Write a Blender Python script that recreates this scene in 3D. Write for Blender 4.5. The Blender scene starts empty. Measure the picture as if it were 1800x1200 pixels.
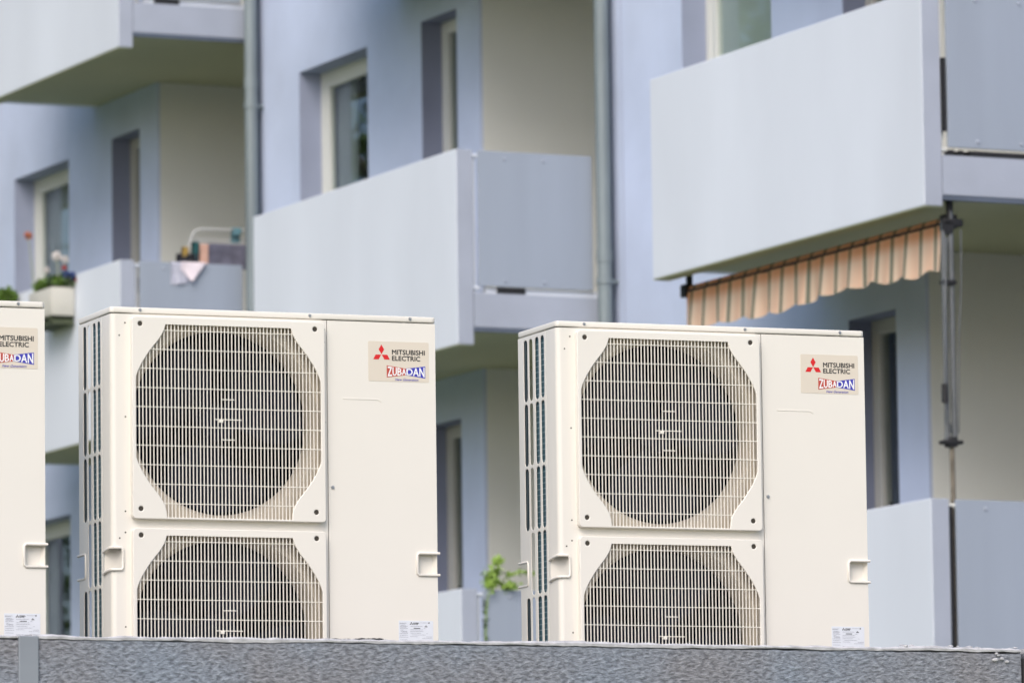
import bpy, bmesh, math, random
from mathutils import Vector, Matrix
R = math.radians
random.seed(7)
sc = bpy.context.scene
COL = sc.collection

# ---------------------------------------------------------------- camera
CZ = 1.6                                     # eye height above the ground in front of the wall
cam = bpy.data.cameras.new('camera')
camo = bpy.data.objects.new('camera', cam)
COL.objects.link(camo)
F_ = Vector((0.3610453, 0.92522508, 0.11663978))
R_ = Vector((0.93205337, -0.36209429, -0.01281527))
U_ = Vector((-0.03037759, -0.11334139, 0.9930916))
M = Matrix((R_, U_, -F_)).transposed().to_4x4()
M.translation = Vector((0, 0, CZ))
camo.matrix_world = M
cam.sensor_width = 36.0
cam.sensor_fit = 'HORIZONTAL'
cam.lens = 11030.11 / 1800 * 36
cam.clip_start = 0.5
cam.clip_end = 1500
cam.dof.use_dof = True
cam.dof.focus_distance = 20.2
cam.dof.aperture_fstop = 7.2
cam.dof.aperture_blades = 9
sc.camera = camo

# ---------------------------------------------------------------- sky, sun, exposure
SUN_EL, SUN_AZ = 42.0, 216.0                 # azimuth clockwise from +y
w = bpy.data.worlds.new("World")
sc.world = w
w.use_nodes = True
nt = w.node_tree
bg = nt.nodes['Background']
sky = nt.nodes.new('ShaderNodeTexSky')
sky.sky_type = 'NISHITA'
sky.sun_disc = False
sky.sun_elevation = R(SUN_EL)
sky.sun_rotation = R(SUN_AZ)
sky.air_density = 0.8
sky.dust_density = 3.0
sky.ozone_density = 1.0
nt.links.new(sky.outputs[0], bg.inputs[0])
bg.inputs[1].default_value = 0.15
sd = bpy.data.lights.new('sun', 'SUN')
sd.energy = 1.15
sd.angle = R(40)
sd.color = (1.0, 0.98, 0.95)
so = bpy.data.objects.new('sun', sd)
COL.objects.link(so)
az, el = R(SUN_AZ), R(SUN_EL)
sv = Vector((math.sin(az) * math.cos(el), math.cos(az) * math.cos(el), math.sin(el)))
so.rotation_euler = sv.to_track_quat('Z', 'Y').to_euler()
sc.view_settings.view_transform = 'Standard'
sc.view_settings.look = 'None'
sc.view_settings.exposure = 0.42
sc.view_settings.gamma = 1.0

# ---------------------------------------------------------------- materials
def mat(name, col, rough=0.6, var=0.06, scale=6.0, bump=0.0, bscale=120.0, metal=0.0, spec=0.5, detail=4.0, streak=None):
    m = bpy.data.materials.new(name)
    m.use_nodes = True
    n, l = m.node_tree.nodes, m.node_tree.links
    b = n['Principled BSDF']
    b.inputs['Roughness'].default_value = rough
    b.inputs['Metallic'].default_value = metal
    b.inputs['Specular IOR Level'].default_value = spec
    tc = n.new('ShaderNodeTexCoord')
    mp = n.new('ShaderNodeMapping')
    l.new(tc.outputs['Object'], mp.inputs[0])
    if streak:
        mp.inputs['Scale'].default_value = streak
    nz = n.new('ShaderNodeTexNoise')
    nz.inputs['Scale'].default_value = scale
    nz.inputs['Detail'].default_value = detail
    l.new(mp.outputs[0], nz.inputs['Vector'])
    cr = n.new('ShaderNodeValToRGB')
    cr.color_ramp.elements[0].position = 0.3
    cr.color_ramp.elements[1].position = 0.7
    cr.color_ramp.elements[0].color = tuple(c * (1 - var) for c in col) + (1,)
    cr.color_ramp.elements[1].color = tuple(min(1, c * (1 + var)) for c in col) + (1,)
    l.new(nz.outputs['Fac'], cr.inputs[0])
    l.new(cr.outputs[0], b.inputs['Base Color'])
    if bump:
        n2 = n.new('ShaderNodeTexNoise')
        n2.inputs['Scale'].default_value = bscale
        n2.inputs['Detail'].default_value = 5
        l.new(tc.outputs['Object'], n2.inputs['Vector'])
        bp = n.new('ShaderNodeBump')
        bp.inputs['Strength'].default_value = bump
        bp.inputs['Distance'].default_value = 0.004
        l.new(n2.outputs['Fac'], bp.inputs['Height'])
        l.new(bp.outputs[0], b.inputs['Normal'])
    return m

M_ = {}
M_['ivory'] = mat('ivory_paint', (0.78, 0.745, 0.68), 0.36, 0.02, 2.0, 0.04, 900)
M_['ivory_wire'] = mat('ivory_wire', (0.86, 0.82, 0.74), 0.35, 0.01, 9.0)
M_['shroud'] = mat('shroud_plastic', (0.60, 0.535, 0.44), 0.5, 0.03, 5.0)
M_['dark'] = mat('dark_interior', (0.004, 0.006, 0.012), 0.9, 0.2, 12.0, spec=0.05)
M_['blade'] = mat('fan_plastic', (0.010, 0.013, 0.026), 0.6, 0.06, 6.0, spec=0.12)
M_['post'] = mat('coil_post', (0.012, 0.03, 0.042), 0.4, 0.1, 8.0)
M_['hole'] = mat('screw_recess', (0.045, 0.036, 0.025), 0.6, 0.1, 40.0)
M_['screw'] = mat('zinc_screw', (0.42, 0.43, 0.45), 0.32, 0.1, 90.0, metal=0.8)
M_['sticker'] = mat('sticker_beige', (0.70, 0.63, 0.53), 0.45, 0.01, 4.0)
M_['black'] = mat('ink_black', (0.012, 0.012, 0.014), 0.5, 0.02)
M_['red'] = mat('ink_red', (0.66, 0.012, 0.014), 0.45, 0.02)
M_['brick'] = mat('ink_brick', (0.50, 0.075, 0.05), 0.45, 0.02)
M_['blue'] = mat('ink_blue', (0.045, 0.045, 0.42), 0.45, 0.02)
M_['white'] = mat('ink_white', (0.88, 0.88, 0.88), 0.45, 0.01)
M_['plate'] = mat('nameplate_white', (0.72, 0.745, 0.80), 0.4, 0.02, 60)
M_['inkgrey'] = mat('ink_grey', (0.30, 0.31, 0.36), 0.5, 0.03)
M_['facade'] = mat('facade_blue_render', (0.57, 0.645, 0.825), 0.85, 0.08, 1.4, 0.5, 160)
M_['parapet'] = mat('parapet_paint', (0.70, 0.745, 0.82), 0.8, 0.06, 0.9, 0.25, 90, streak=(1, 1, 0.35))
M_['panel'] = mat('panel_grey', (0.31, 0.355, 0.43), 0.7, 0.05, 1.6, 0.1, 60, streak=(2.5, 2.5, 0.25))
M_['fascia'] = mat('fascia_grey', (0.37, 0.405, 0.485), 0.8, 0.07, 2.5, 0.2, 60)
M_['soffit'] = mat('soffit_bounce_olive', (0.43, 0.45, 0.30), 0.9, 0.05, 1.0, 0.2, 80)  # olive tint holds the green bounce from the grass
M_['cream'] = mat('cream_render', (0.80, 0.81, 0.775), 0.88, 0.03, 1.0, 0.4, 150)
M_['reveal'] = mat('reveal_paint', (0.36, 0.40, 0.54), 0.8, 0.05, 3.0)
M_['revealdoorshade'] = mat('door_reveal_shaded_paint', (0.24, 0.265, 0.37), 0.8, 0.05, 3.0)  # contrast paint, darkened further for the shade inside door openings
M_['slate'] = mat('shade_and_drip_slate', (0.10, 0.125, 0.175), 0.7, 0.1, 3.0)  # drip edges, and the shade painted beside the drainpipes
M_['pipe'] = mat('zinc_pipe', (0.215, 0.255, 0.27), 0.5, 0.12, 4.0, metal=0.15, streak=(3, 3, 0.5))
M_['frame'] = mat('window_frame_white', (0.74, 0.745, 0.70), 0.4, 0.02, 3.0)
M_['framedull'] = mat('door_frame_dull', (0.50, 0.49, 0.45), 0.5, 0.04, 3.0)
M_['curtain'] = mat('curtain_grey', (0.30, 0.33, 0.355), 0.8, 0.12, 3.0, streak=(1, 9, 0.2))
M_['blind'] = mat('blind_mint', (0.80, 0.86, 0.80), 0.6, 0.05, 3.0)
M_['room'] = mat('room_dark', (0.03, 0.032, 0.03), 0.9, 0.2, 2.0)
M_['gap'] = mat('black_rubber', (0.012, 0.012, 0.014), 0.6, 0.1, 20.0)
M_['steel'] = mat('awning_steel', (0.13, 0.14, 0.15), 0.5, 0.1, 12.0, metal=0.2)
M_['steelrust'] = mat('rusty_steel', (0.15, 0.13, 0.10), 0.7, 0.4, 14.0)
M_['box'] = mat('planter_stone', (0.55, 0.54, 0.49), 0.85, 0.06, 6.0, 0.2, 90)
M_['boxdark'] = mat('planter_rail', (0.06, 0.075, 0.04), 0.8, 0.2, 8.0)
M_['leaf'] = mat('leaf_green', (0.09, 0.17, 0.02), 0.55, 0.35, 30.0)
M_['leafbright'] = mat('leaf_bright_green', (0.26, 0.40, 0.07), 0.55, 0.3, 22.0)
M_['leafdark'] = mat('leaf_dark_green', (0.035, 0.075, 0.015), 0.55, 0.3, 22.0)
M_['petalwhite'] = mat('petal_white', (0.80, 0.76, 0.74), 0.7, 0.05, 40)
M_['petalorange'] = mat('petal_orange', (0.60, 0.20, 0.10), 0.7, 0.2, 40)
M_['petalred'] = mat('petal_red', (0.40, 0.05, 0.05), 0.7, 0.2, 40)
M_['petalblue'] = mat('petal_blue', (0.03, 0.06, 0.22), 0.7, 0.2, 40)
M_['stem'] = mat('stem_pale', (0.32, 0.36, 0.26), 0.7, 0.1, 20)
M_['soil'] = mat('soil', (0.035, 0.025, 0.018), 0.95, 0.3, 30)
M_['clothwhite'] = mat('cloth_white', (0.78, 0.70, 0.75), 0.9, 0.04, 10)
M_['clothlilac'] = mat('cloth_lilac', (0.46, 0.47, 0.56), 0.9, 0.15, 18)
M_['clothplum'] = mat('cloth_plum', (0.12, 0.12, 0.165), 0.95, 0.3, 14)
M_['clothpeach'] = mat('cloth_peach', (0.52, 0.32, 0.25), 0.9, 0.08, 14)
M_['clothteal'] = mat('cloth_teal', (0.012, 0.07, 0.075), 0.9, 0.2, 14)
M_['clothblack'] = mat('cloth_black', (0.015, 0.016, 0.024), 0.9, 0.2, 14)
M_['clothmustard'] = mat('cloth_mustard', (0.30, 0.20, 0.05), 0.9, 0.2, 14)
M_['clothblue'] = mat('cloth_blue', (0.12, 0.25, 0.30), 0.9, 0.2, 14)
M_['rack'] = mat('rack_white', (0.52, 0.53, 0.52), 0.4, 0.02, 14)
M_['deck'] = mat('deck_gravel', (0.24, 0.23, 0.21), 0.95, 0.25, 60.0, 0.8, 80)
M_['bark'] = mat('bark', (0.10, 0.08, 0.06), 0.9, 0.3, 12.0, 0.6, 40)
M_['jointgrey'] = mat('joint_profile_grey', (0.24, 0.265, 0.30), 0.55, 0.06, 6.0)
M_['mortar'] = mat('mortar_edge', (0.50, 0.50, 0.52), 0.9, 0.28, 25.0, 0.8, 60)

def mat_coil():
    m = bpy.data.materials.new('coil_fins')
    m.use_nodes = True
    n, l = m.node_tree.nodes, m.node_tree.links
    b = n['Principled BSDF']
    tc = n.new('ShaderNodeTexCoord')
    sp = n.new('ShaderNodeSeparateXYZ')
    l.new(tc.outputs['Object'], sp.inputs[0])
    mz = n.new('ShaderNodeMath'); mz.operation = 'MULTIPLY'; mz.inputs[1].default_value = 1 / 0.0176
    l.new(sp.outputs[2], mz.inputs[0])
    fr = n.new('ShaderNodeMath'); fr.operation = 'FRACT'
    l.new(mz.outputs[0], fr.inputs[0])
    gt = n.new('ShaderNodeMath'); gt.operation = 'GREATER_THAN'; gt.inputs[1].default_value = 0.87
    l.new(fr.outputs[0], gt.inputs[0])
    nz = n.new('ShaderNodeTexNoise'); nz.inputs['Scale'].default_value = 60
    l.new(tc.outputs['Object'], nz.inputs['Vector'])
    mm = n.new('ShaderNodeMath'); mm.operation = 'MULTIPLY'
    l.new(gt.outputs[0], mm.inputs[0]); l.new(nz.outputs['Fac'], mm.inputs[1])
    mx = n.new('ShaderNodeMix'); mx.data_type = 'RGBA'
    mx.inputs[6].default_value = (0.045, 0.115, 0.15, 1)
    mx.inputs[7].default_value = (0.55, 0.66, 0.70, 1)
    l.new(mm.outputs[0], mx.inputs[0])
    l.new(mx.outputs[2], b.inputs['Base Color'])
    b.inputs['Roughness'].default_value = 0.35
    b.inputs['Metallic'].default_value = 0.3
    return m
M_['coil'] = mat_coil()

def mat_glass():
    m = bpy.data.materials.new('window_glass')
    m.use_nodes = True
    n, l = m.node_tree.nodes, m.node_tree.links
    n.remove(n['Principled BSDF'])
    out = n['Material Output']
    gl = n.new('ShaderNodeBsdfGlossy'); gl.inputs['Roughness'].default_value = 0.02
    gl.inputs['Color'].default_value = (0.9, 0.95, 1, 1)
    tr = n.new('ShaderNodeBsdfTransparent'); tr.inputs['Color'].default_value = (0.90, 0.93, 0.92, 1)
    lw = n.new('ShaderNodeLayerWeight'); lw.inputs['Blend'].default_value = 0.5
    pw = n.new('ShaderNodeMath'); pw.operation = 'POWER'; pw.inputs[1].default_value = 3.0
    l.new(lw.outputs['Facing'], pw.inputs[0])
    fz = n.new('ShaderNodeMath'); fz.operation = 'MULTIPLY_ADD'
    fz.inputs[1].default_value = 0.45; fz.inputs[2].default_value = 0.03
    l.new(pw.outputs[0], fz.inputs[0])
    mx = n.new('ShaderNodeMixShader')
    l.new(fz.outputs[0], mx.inputs[0]); l.new(tr.outputs[0], mx.inputs[1]); l.new(gl.outputs[0], mx.inputs[2])
    l.new(mx.outputs[0], out.inputs[0])
    return m
M_['glass'] = mat_glass()

def mat_wall():
    m = bpy.data.materials.new('roughcast_grey')
    m.use_nodes = True
    n, l = m.node_tree.nodes, m.node_tree.links
    b = n['Principled BSDF']
    b.inputs['Roughness'].default_value = 0.9
    tc = n.new('ShaderNodeTexCoord')
    mp = n.new('ShaderNodeMapping')
    mp.inputs['Rotation'].default_value = (0, R(28), 0)
    mp.inputs['Scale'].default_value = (0.55, 1.0, 1.15)
    l.new(tc.outputs['Object'], mp.inputs[0])
    nz = n.new('ShaderNodeTexNoise'); nz.inputs['Scale'].default_value = 92; nz.inputs['Detail'].default_value = 3
    nz.inputs['Roughness'].default_value = 0.6
    l.new(mp.outputs[0], nz.inputs['Vector'])
    cr = n.new('ShaderNodeValToRGB')
    cr.color_ramp.elements[0].position = 0.34; cr.color_ramp.elements[0].color = (0.135, 0.142, 0.162, 1)
    cr.color_ramp.elements[1].position = 0.66; cr.color_ramp.elements[1].color = (0.34, 0.36, 0.40, 1)
    l.new(nz.outputs['Fac'], cr.inputs[0])
    n3 = n.new('ShaderNodeTexNoise'); n3.inputs['Scale'].default_value = 3.0
    l.new(tc.outputs['Object'], n3.inputs['Vector'])
    c3 = n.new('ShaderNodeValToRGB')
    c3.color_ramp.elements[0].color = (0.92, 0.88, 0.86, 1); c3.color_ramp.elements[1].color = (0.93, 1.0, 1.07, 1)
    c3.color_ramp.elements[0].position = 0.35; c3.color_ramp.elements[1].position = 0.65
    l.new(n3.outputs['Fac'], c3.inputs[0])
    mx = n.new('ShaderNodeMix'); mx.data_type = 'RGBA'; mx.blend_type = 'MULTIPLY'; mx.inputs[0].default_value = 1
    l.new(cr.outputs[0], mx.inputs[6]); l.new(c3.outputs[0], mx.inputs[7])
    l.new(mx.outputs[2], b.inputs['Base Color'])
    bp = n.new('ShaderNodeBump'); bp.inputs['Strength'].default_value = 0.9; bp.inputs['Distance'].default_value = 0.01
    l.new(nz.outputs['Fac'], bp.inputs['Height'])
    l.new(bp.outputs[0], b.inputs['Normal'])
    return m
M_['wall'] = mat_wall()

def mat_grass():
    m = mat('grass_ground', (0.11, 0.14, 0.055), 0.95, 0.3, 2.5, 0.8, 60)
    return m
M_['grass'] = mat_grass()

def mat_awning():
    m = bpy.data.materials.new('awning_stripes')
    m.use_nodes = True
    n, l = m.node_tree.nodes, m.node_tree.links
    n.remove(n['Principled BSDF'])
    out = n['Material Output']
    tc = n.new('ShaderNodeTexCoord')
    sp = n.new('ShaderNodeSeparateXYZ')
    l.new(tc.outputs['Object'], sp.inputs[0])
    my = n.new('ShaderNodeMath'); my.operation = 'MULTIPLY'; my.inputs[1].default_value = 1 / 0.164
    l.new(sp.outputs[1], my.inputs[0])
    fr = n.new('ShaderNodeMath'); fr.operation = 'FRACT'
    l.new(my.outputs[0], fr.inputs[0])
    cr = n.new('ShaderNodeValToRGB')
    cr.color_ramp.interpolation = 'LINEAR'
    e = cr.color_ramp.elements
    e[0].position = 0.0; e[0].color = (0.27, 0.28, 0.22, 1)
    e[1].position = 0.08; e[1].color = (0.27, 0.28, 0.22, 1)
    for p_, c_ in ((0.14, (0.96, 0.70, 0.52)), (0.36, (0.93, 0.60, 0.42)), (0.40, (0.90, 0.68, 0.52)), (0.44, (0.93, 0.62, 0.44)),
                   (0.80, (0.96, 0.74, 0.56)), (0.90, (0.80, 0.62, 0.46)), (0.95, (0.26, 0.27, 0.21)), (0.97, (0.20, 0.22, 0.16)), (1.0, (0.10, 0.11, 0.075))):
        x = e.new(p_); x.color = c_ + (1,)
    l.new(fr.outputs[0], cr.inputs[0])
    # the cloth is a deeper orange towards its top
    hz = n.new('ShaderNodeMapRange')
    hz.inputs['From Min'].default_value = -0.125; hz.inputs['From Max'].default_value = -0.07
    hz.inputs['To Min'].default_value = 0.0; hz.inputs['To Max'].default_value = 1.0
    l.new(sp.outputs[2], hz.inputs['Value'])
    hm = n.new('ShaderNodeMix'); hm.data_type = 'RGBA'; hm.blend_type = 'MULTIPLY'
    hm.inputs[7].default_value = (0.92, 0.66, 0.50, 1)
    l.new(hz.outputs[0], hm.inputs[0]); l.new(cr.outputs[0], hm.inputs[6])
    d = n.new('ShaderNodeBsdfDiffuse'); t = n.new('ShaderNodeBsdfTranslucent')
    l.new(hm.outputs[2], d.inputs[0]); l.new(hm.outputs[2], t.inputs[0])
    mx = n.new('ShaderNodeMixShader'); mx.inputs[0].default_value = 0.25
    l.new(d.outputs[0], mx.inputs[1]); l.new(t.outputs[0], mx.inputs[2])
    l.new(mx.outputs[0], out.inputs[0])
    return m
M_['awning'] = mat_awning()

# ---------------------------------------------------------------- mesh helpers
def obj(name, bm, m, parent=None, smooth=0, loc=None, norm=True):
    if norm:
        bmesh.ops.recalc_face_normals(bm, faces=bm.faces)
    me = bpy.data.meshes.new(name)
    bm.to_mesh(me)
    bm.free()
    o = bpy.data.objects.new(name, me)
    COL.objects.link(o)
    mm = m if isinstance(m, (list, tuple)) else [m]
    for k in mm:
        me.materials.append(M_[k] if isinstance(k, str) else k)
    if smooth:
        me.polygons.foreach_set('use_smooth', [True] * len(me.polygons))
        me.set_sharp_from_angle(angle=R(smooth))
    if parent:
        o.parent = parent
    if loc:
        o.location = loc
    return o

def thing(name, label, cat, loc=(0, 0, 0), rotz=0, group=None):
    o = bpy.data.objects.new(name, None)
    COL.objects.link(o)
    o.location = loc
    o.rotation_euler = (0, 0, rotz)
    o.empty_display_size = 0.1
    o['label'] = label
    o['category'] = cat
    if group:
        o['group'] = group
    return o

def tag(o, label, cat, group=None):
    o['label'] = label
    o['category'] = cat
    if group:
        o['group'] = group
    return o

def box(bm, x0, x1, y0, y1, z0, z1, bev=0.0):
    vs = [bm.verts.new((x, y, z)) for z in (z0, z1) for y in (y0, y1) for x in (x0, x1)]
    idx = [(0, 2, 3, 1), (4, 5, 7, 6), (0, 1, 5, 4), (2, 6, 7, 3), (0, 4, 6, 2), (1, 3, 7, 5)]
    fs = [bm.faces.new([vs[i] for i in f]) for f in idx]
    if bev:
        es = list({e for f in fs for e in f.edges})
        bmesh.ops.bevel(bm, geom=es, offset=bev, segments=2, affect='EDGES', profile=0.5)
    return fs

def tube(bm, pts, r, n=10, cap=True):
    pts = [Vector(p) for p in pts]
    rs = r if isinstance(r, (list, tuple)) else [r] * len(pts)
    rings = []
    up = None
    for i, p in enumerate(pts):
        if i == 0: d = pts[1] - pts[0]
        elif i == len(pts) - 1: d = pts[-1] - pts[-2]
        else: d = (pts[i + 1] - pts[i]).normalized() + (pts[i] - pts[i - 1]).normalized()
        d.normalize()
        if up is None:
            up = d.orthogonal().normalized()
        a = (up - d * up.dot(d)).normalized()
        up = a
        b = d.cross(a)
        rings.append([bm.verts.new(p + (a * math.cos(2 * math.pi * k / n) + b * math.sin(2 * math.pi * k / n)) * rs[i]) for k in range(n)])
    for i in range(len(rings) - 1):
        for k in range(n):
            bm.faces.new((rings[i][k], rings[i][(k + 1) % n], rings[i + 1][(k + 1) % n], rings[i + 1][k]))
    if cap:
        bm.faces.new(rings[0][::-1])
        bm.faces.new(rings[-1])

def rrect(x0, y0, x1, y1, r, n=4):
    P = []
    for cx, cy, a0 in ((x1 - r, y1 - r, 0), (x0 + r, y1 - r, 90), (x0 + r, y0 + r, 180), (x1 - r, y0 + r, 270)):
        for k in range(n + 1):
            a = R(a0 + 90 * k / n)
            P.append((cx + r * math.cos(a), cy + r * math.sin(a)))
    return P

def circ(cx, cy, r, n=24):
    return [(cx + r * math.cos(2 * math.pi * k / n), cy + r * math.sin(2 * math.pi * k / n)) for k in range(n)]

def plate(bm, loops, t, fn, bev=0.0, seg=2):
    """flat plate with holes: loops = [outer, hole, ...] in 2D, extruded over z in [0,t]; fn maps (a,b,c) to 3D"""
    cu = bpy.data.curves.new('tmp', 'CURVE')
    cu.dimensions = '2D'
    cu.fill_mode = 'BOTH'
    cu.extrude = max(t / 2 - bev, 0)
    cu.bevel_depth = bev
    cu.bevel_resolution = seg - 1
    cu.offset = -bev
    for li, lp in enumerate(loops):
        area = sum(lp[q][0] * lp[(q + 1) % len(lp)][1] - lp[(q + 1) % len(lp)][0] * lp[q][1] for q in range(len(lp)))
        if (area > 0) == (li > 0):
            lp = lp[::-1]               # outer loop one way round, holes the other
        s = cu.splines.new('POLY')
        s.points.add(len(lp) - 1)
        for i, p in enumerate(lp):
            s.points[i].co = (p[0], p[1], 0, 1)
        s.use_cyclic_u = True
    o = bpy.data.objects.new('tmp', cu)
    me = bpy.data.meshes.new_from_object(o)
    k0 = len(bm.verts)
    bm.from_mesh(me)
    bm.verts.ensure_lookup_table()
    for v in bm.verts[k0:]:
        v.co = Vector(fn(v.co.x, v.co.y, v.co.z + t / 2))
    bpy.data.objects.remove(o)
    bpy.data.meshes.remove(me)
    bpy.data.curves.remove(cu)

def text_bm(bm, s, size, fn, x0, x1, y0, y1, bold=0.0, shear=0.0, warp=None):
    """text fitted to the box x0..x1, y0..y1 (2D), then mapped by fn(a,b,0)"""
    cu = bpy.data.curves.new('tmp', 'FONT')
    cu.body = s
    cu.size = size
    cu.shear = shear
    cu.resolution_u = 3
    o = bpy.data.objects.new('tmp', cu)
    me = bpy.data.meshes.new_from_object(o)
    xs = [v.co.x for v in me.vertices]; ys = [v.co.y for v in me.vertices]
    a0, a1, b0, b1 = min(xs), max(xs), min(ys), max(ys)
    e = bold * abs(y1 - y0)
    # heavier strokes: the same glyphs again, nudged sideways, each copy a hair in front of the last
    for q, (ox, oy) in enumerate(((0, 0), (-e, 0), (e, 0), (0, -e), (0, e)) if e else ((0, 0),)):
        k0 = len(bm.verts)
        bm.from_mesh(me)
        bm.verts.ensure_lookup_table()
        for v in bm.verts[k0:]:
            a = x0 + e + (v.co.x - a0) / (a1 - a0) * (x1 - x0 - 2 * e) + ox
            b = y0 + e + (v.co.y - b0) / (b1 - b0) * (y1 - y0 - 2 * e) + oy
            if warp:
                a, b = warp(a, b)
            v.co = Vector(fn(a, b, 0)) + Vector((0, -0.00004 * q, 0))
    bpy.data.objects.remove(o)
    bpy.data.meshes.remove(me)
    bpy.data.curves.remove(cu)

def leafcard(bm, p, s, rng):
    d = Vector((rng.gauss(0, 1), rng.gauss(0, 1), rng.gauss(0, 1))).normalized()
    a = d.orthogonal().normalized()
    a.rotate(Matrix.Rotation(rng.uniform(0, 6.28), 3, d))
    b = d.cross(a)
    p = Vector(p)
    vs = [bm.verts.new(p + a * s), bm.verts.new(p + b * s * 0.45 + d * s * .12), bm.verts.new(p - a * s), bm.verts.new(p - b * s * 0.45 + d * s * .12)]
    bm.faces.new(vs)

# ---------------------------------------------------------------- ground and deck
def sheet(name, x0, x1, y0, y1, z0, z1, m):
    bm = bmesh.new()
    box(bm, x0, x1, y0, y1, z0, z1)
    o = obj(name, bm, m)
    o['kind'] = 'structure'
    return o
sheet('ground', -400, 400, -300, 500, -1.0, 0.0, 'grass')
YW = 17.3
ZW = 1.287 + CZ                                # top of the wall
ZB = 1.0026 + CZ                               # underside of the units
sheet('gravel_deck', -12, 24, YW + 0.24, 23.6, 0.0, ZB - 0.1, 'deck')

# ---------------------------------------------------------------- roughcast wall
wallt = thing('roughcast_wall', 'blue grey roughcast wall with pale mortar edge in front of the heat pumps', 'wall', (0, YW, 0))
JX = [-9.0, -2.35, 5.245, 8.42, 14.2, 20]
for i in range(len(JX) - 1):
    xa, xb = JX[i] + 0.012, JX[i + 1] - 0.012
    bm = bmesh.new()
    n = int((xb - xa) / 0.02)
    rng = random.Random(i)
    # body with a slightly ragged top arris
    prev = None
    hz = 0
    for k in range(n + 1):
        x = xa + (xb - xa) * k / n
        hz = 0.75 * hz + rng.uniform(-0.0016, 0.0016)
        zt = ZW - 0.012 + hz
        ring = [bm.verts.new(q) for q in ((x, 0, 0), (x, 0, zt - 0.006), (x, 0.006, zt), (x, 0.2, zt), (x, 0.2, 0))]
        if prev:
            for q in range(5):
                bm.faces.new((prev[q], ring[q], ring[(q + 1) % 5], prev[(q + 1) % 5]))
        else:
            bm.faces.new(ring)
        prev = ring
    bm.faces.new(prev[::-1])
    obj('wall_panel', bm, 'wall', wallt)
    bm = bmesh.new()
    prev = None
    h1 = h2 = 0
    for k in range(n + 1):
        x = xa + (xb - xa) * k / n
        h1 = 0.8 * h1 + rng.uniform(-0.0022, 0.0022)
        h2 = 0.8 * h2 + rng.uniform(-0.0022, 0.0022)
        ring = [bm.verts.new(q) for q in ((x, -0.002, ZW - 0.0115 + h1 * .7), (x, -0.003, ZW - 0.005 + h2 * .5), (x, 0.006, ZW + h2), (x, 0.19, ZW + 0.002 + h2), (x, 0.19, ZW - 0.02))]
        if prev:
            for q in range(5):
                bm.faces.new((prev[q], ring[q], ring[(q + 1) % 5], prev[(q + 1) % 5]))
        else:
            bm.faces.new(ring)
        prev = ring
    bm.faces.new(prev[::-1])
    obj('mortar_edge', bm, 'mortar', wallt)
for xj, wd_ in ((5.245, 0.030), (8.42, 0.010)):
    bm = bmesh.new()
    box(bm, xj - wd_, xj + wd_, -0.008, 0.19, 0.0, ZW - (0.004 if wd_ > .02 else 0.03), 0.003)
    obj('joint_profile', bm, 'jointgrey' if wd_ > .02 else 'gap', wallt)
# crumbled mortar patch near the right joint
bm = bmesh.new()
rng = random.Random(5)
for k in range(22):
    t_ = rng.random()
    x = 8.02 + 0.40 * t_
    c = Vector((x, rng.uniform(0.0, 0.10), ZW + 0.004 + rng.uniform(-0.002, 0.005)))
    r_ = rng.uniform(0.003, 0.007)
    bmesh.ops.create_icosphere(bm, subdivisions=1, radius=r_, matrix=Matrix.Translation(c) @ Matrix.Diagonal((rng.uniform(1, 2.4), 1, rng.uniform(.4, .8), 1)))
for k in range(7):
    c = Vector((8.33 + rng.uniform(-.03, .03), -0.004, ZW - 0.012 - rng.uniform(0, 0.03) * (1)))
    bmesh.ops.create_icosphere(bm, subdivisions=1, radius=rng.uniform(0.003, 0.006), matrix=Matrix.Translation(c) @ Matrix.Diagonal((1.6, .5, 1, 1)))
obj('crumbled_mortar', bm, 'mortar', wallt)
bm = bmesh.new()
for k in range(34):
    c = Vector((6.21 + .14 * k / 33, rng.uniform(0.03, .12), ZW + 0.003))
    bmesh.ops.create_icosphere(bm, subdivisions=1, radius=rng.uniform(0.004, 0.008), matrix=Matrix.Translation(c) @ Matrix.Diagonal((2.6, 1, .7, 1)))
tag(obj('moss_clump', bm, 'gap', None, loc=(0, YW, 0)), 'small dark clump lying on the wall edge below the middle nameplate', 'moss')

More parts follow.
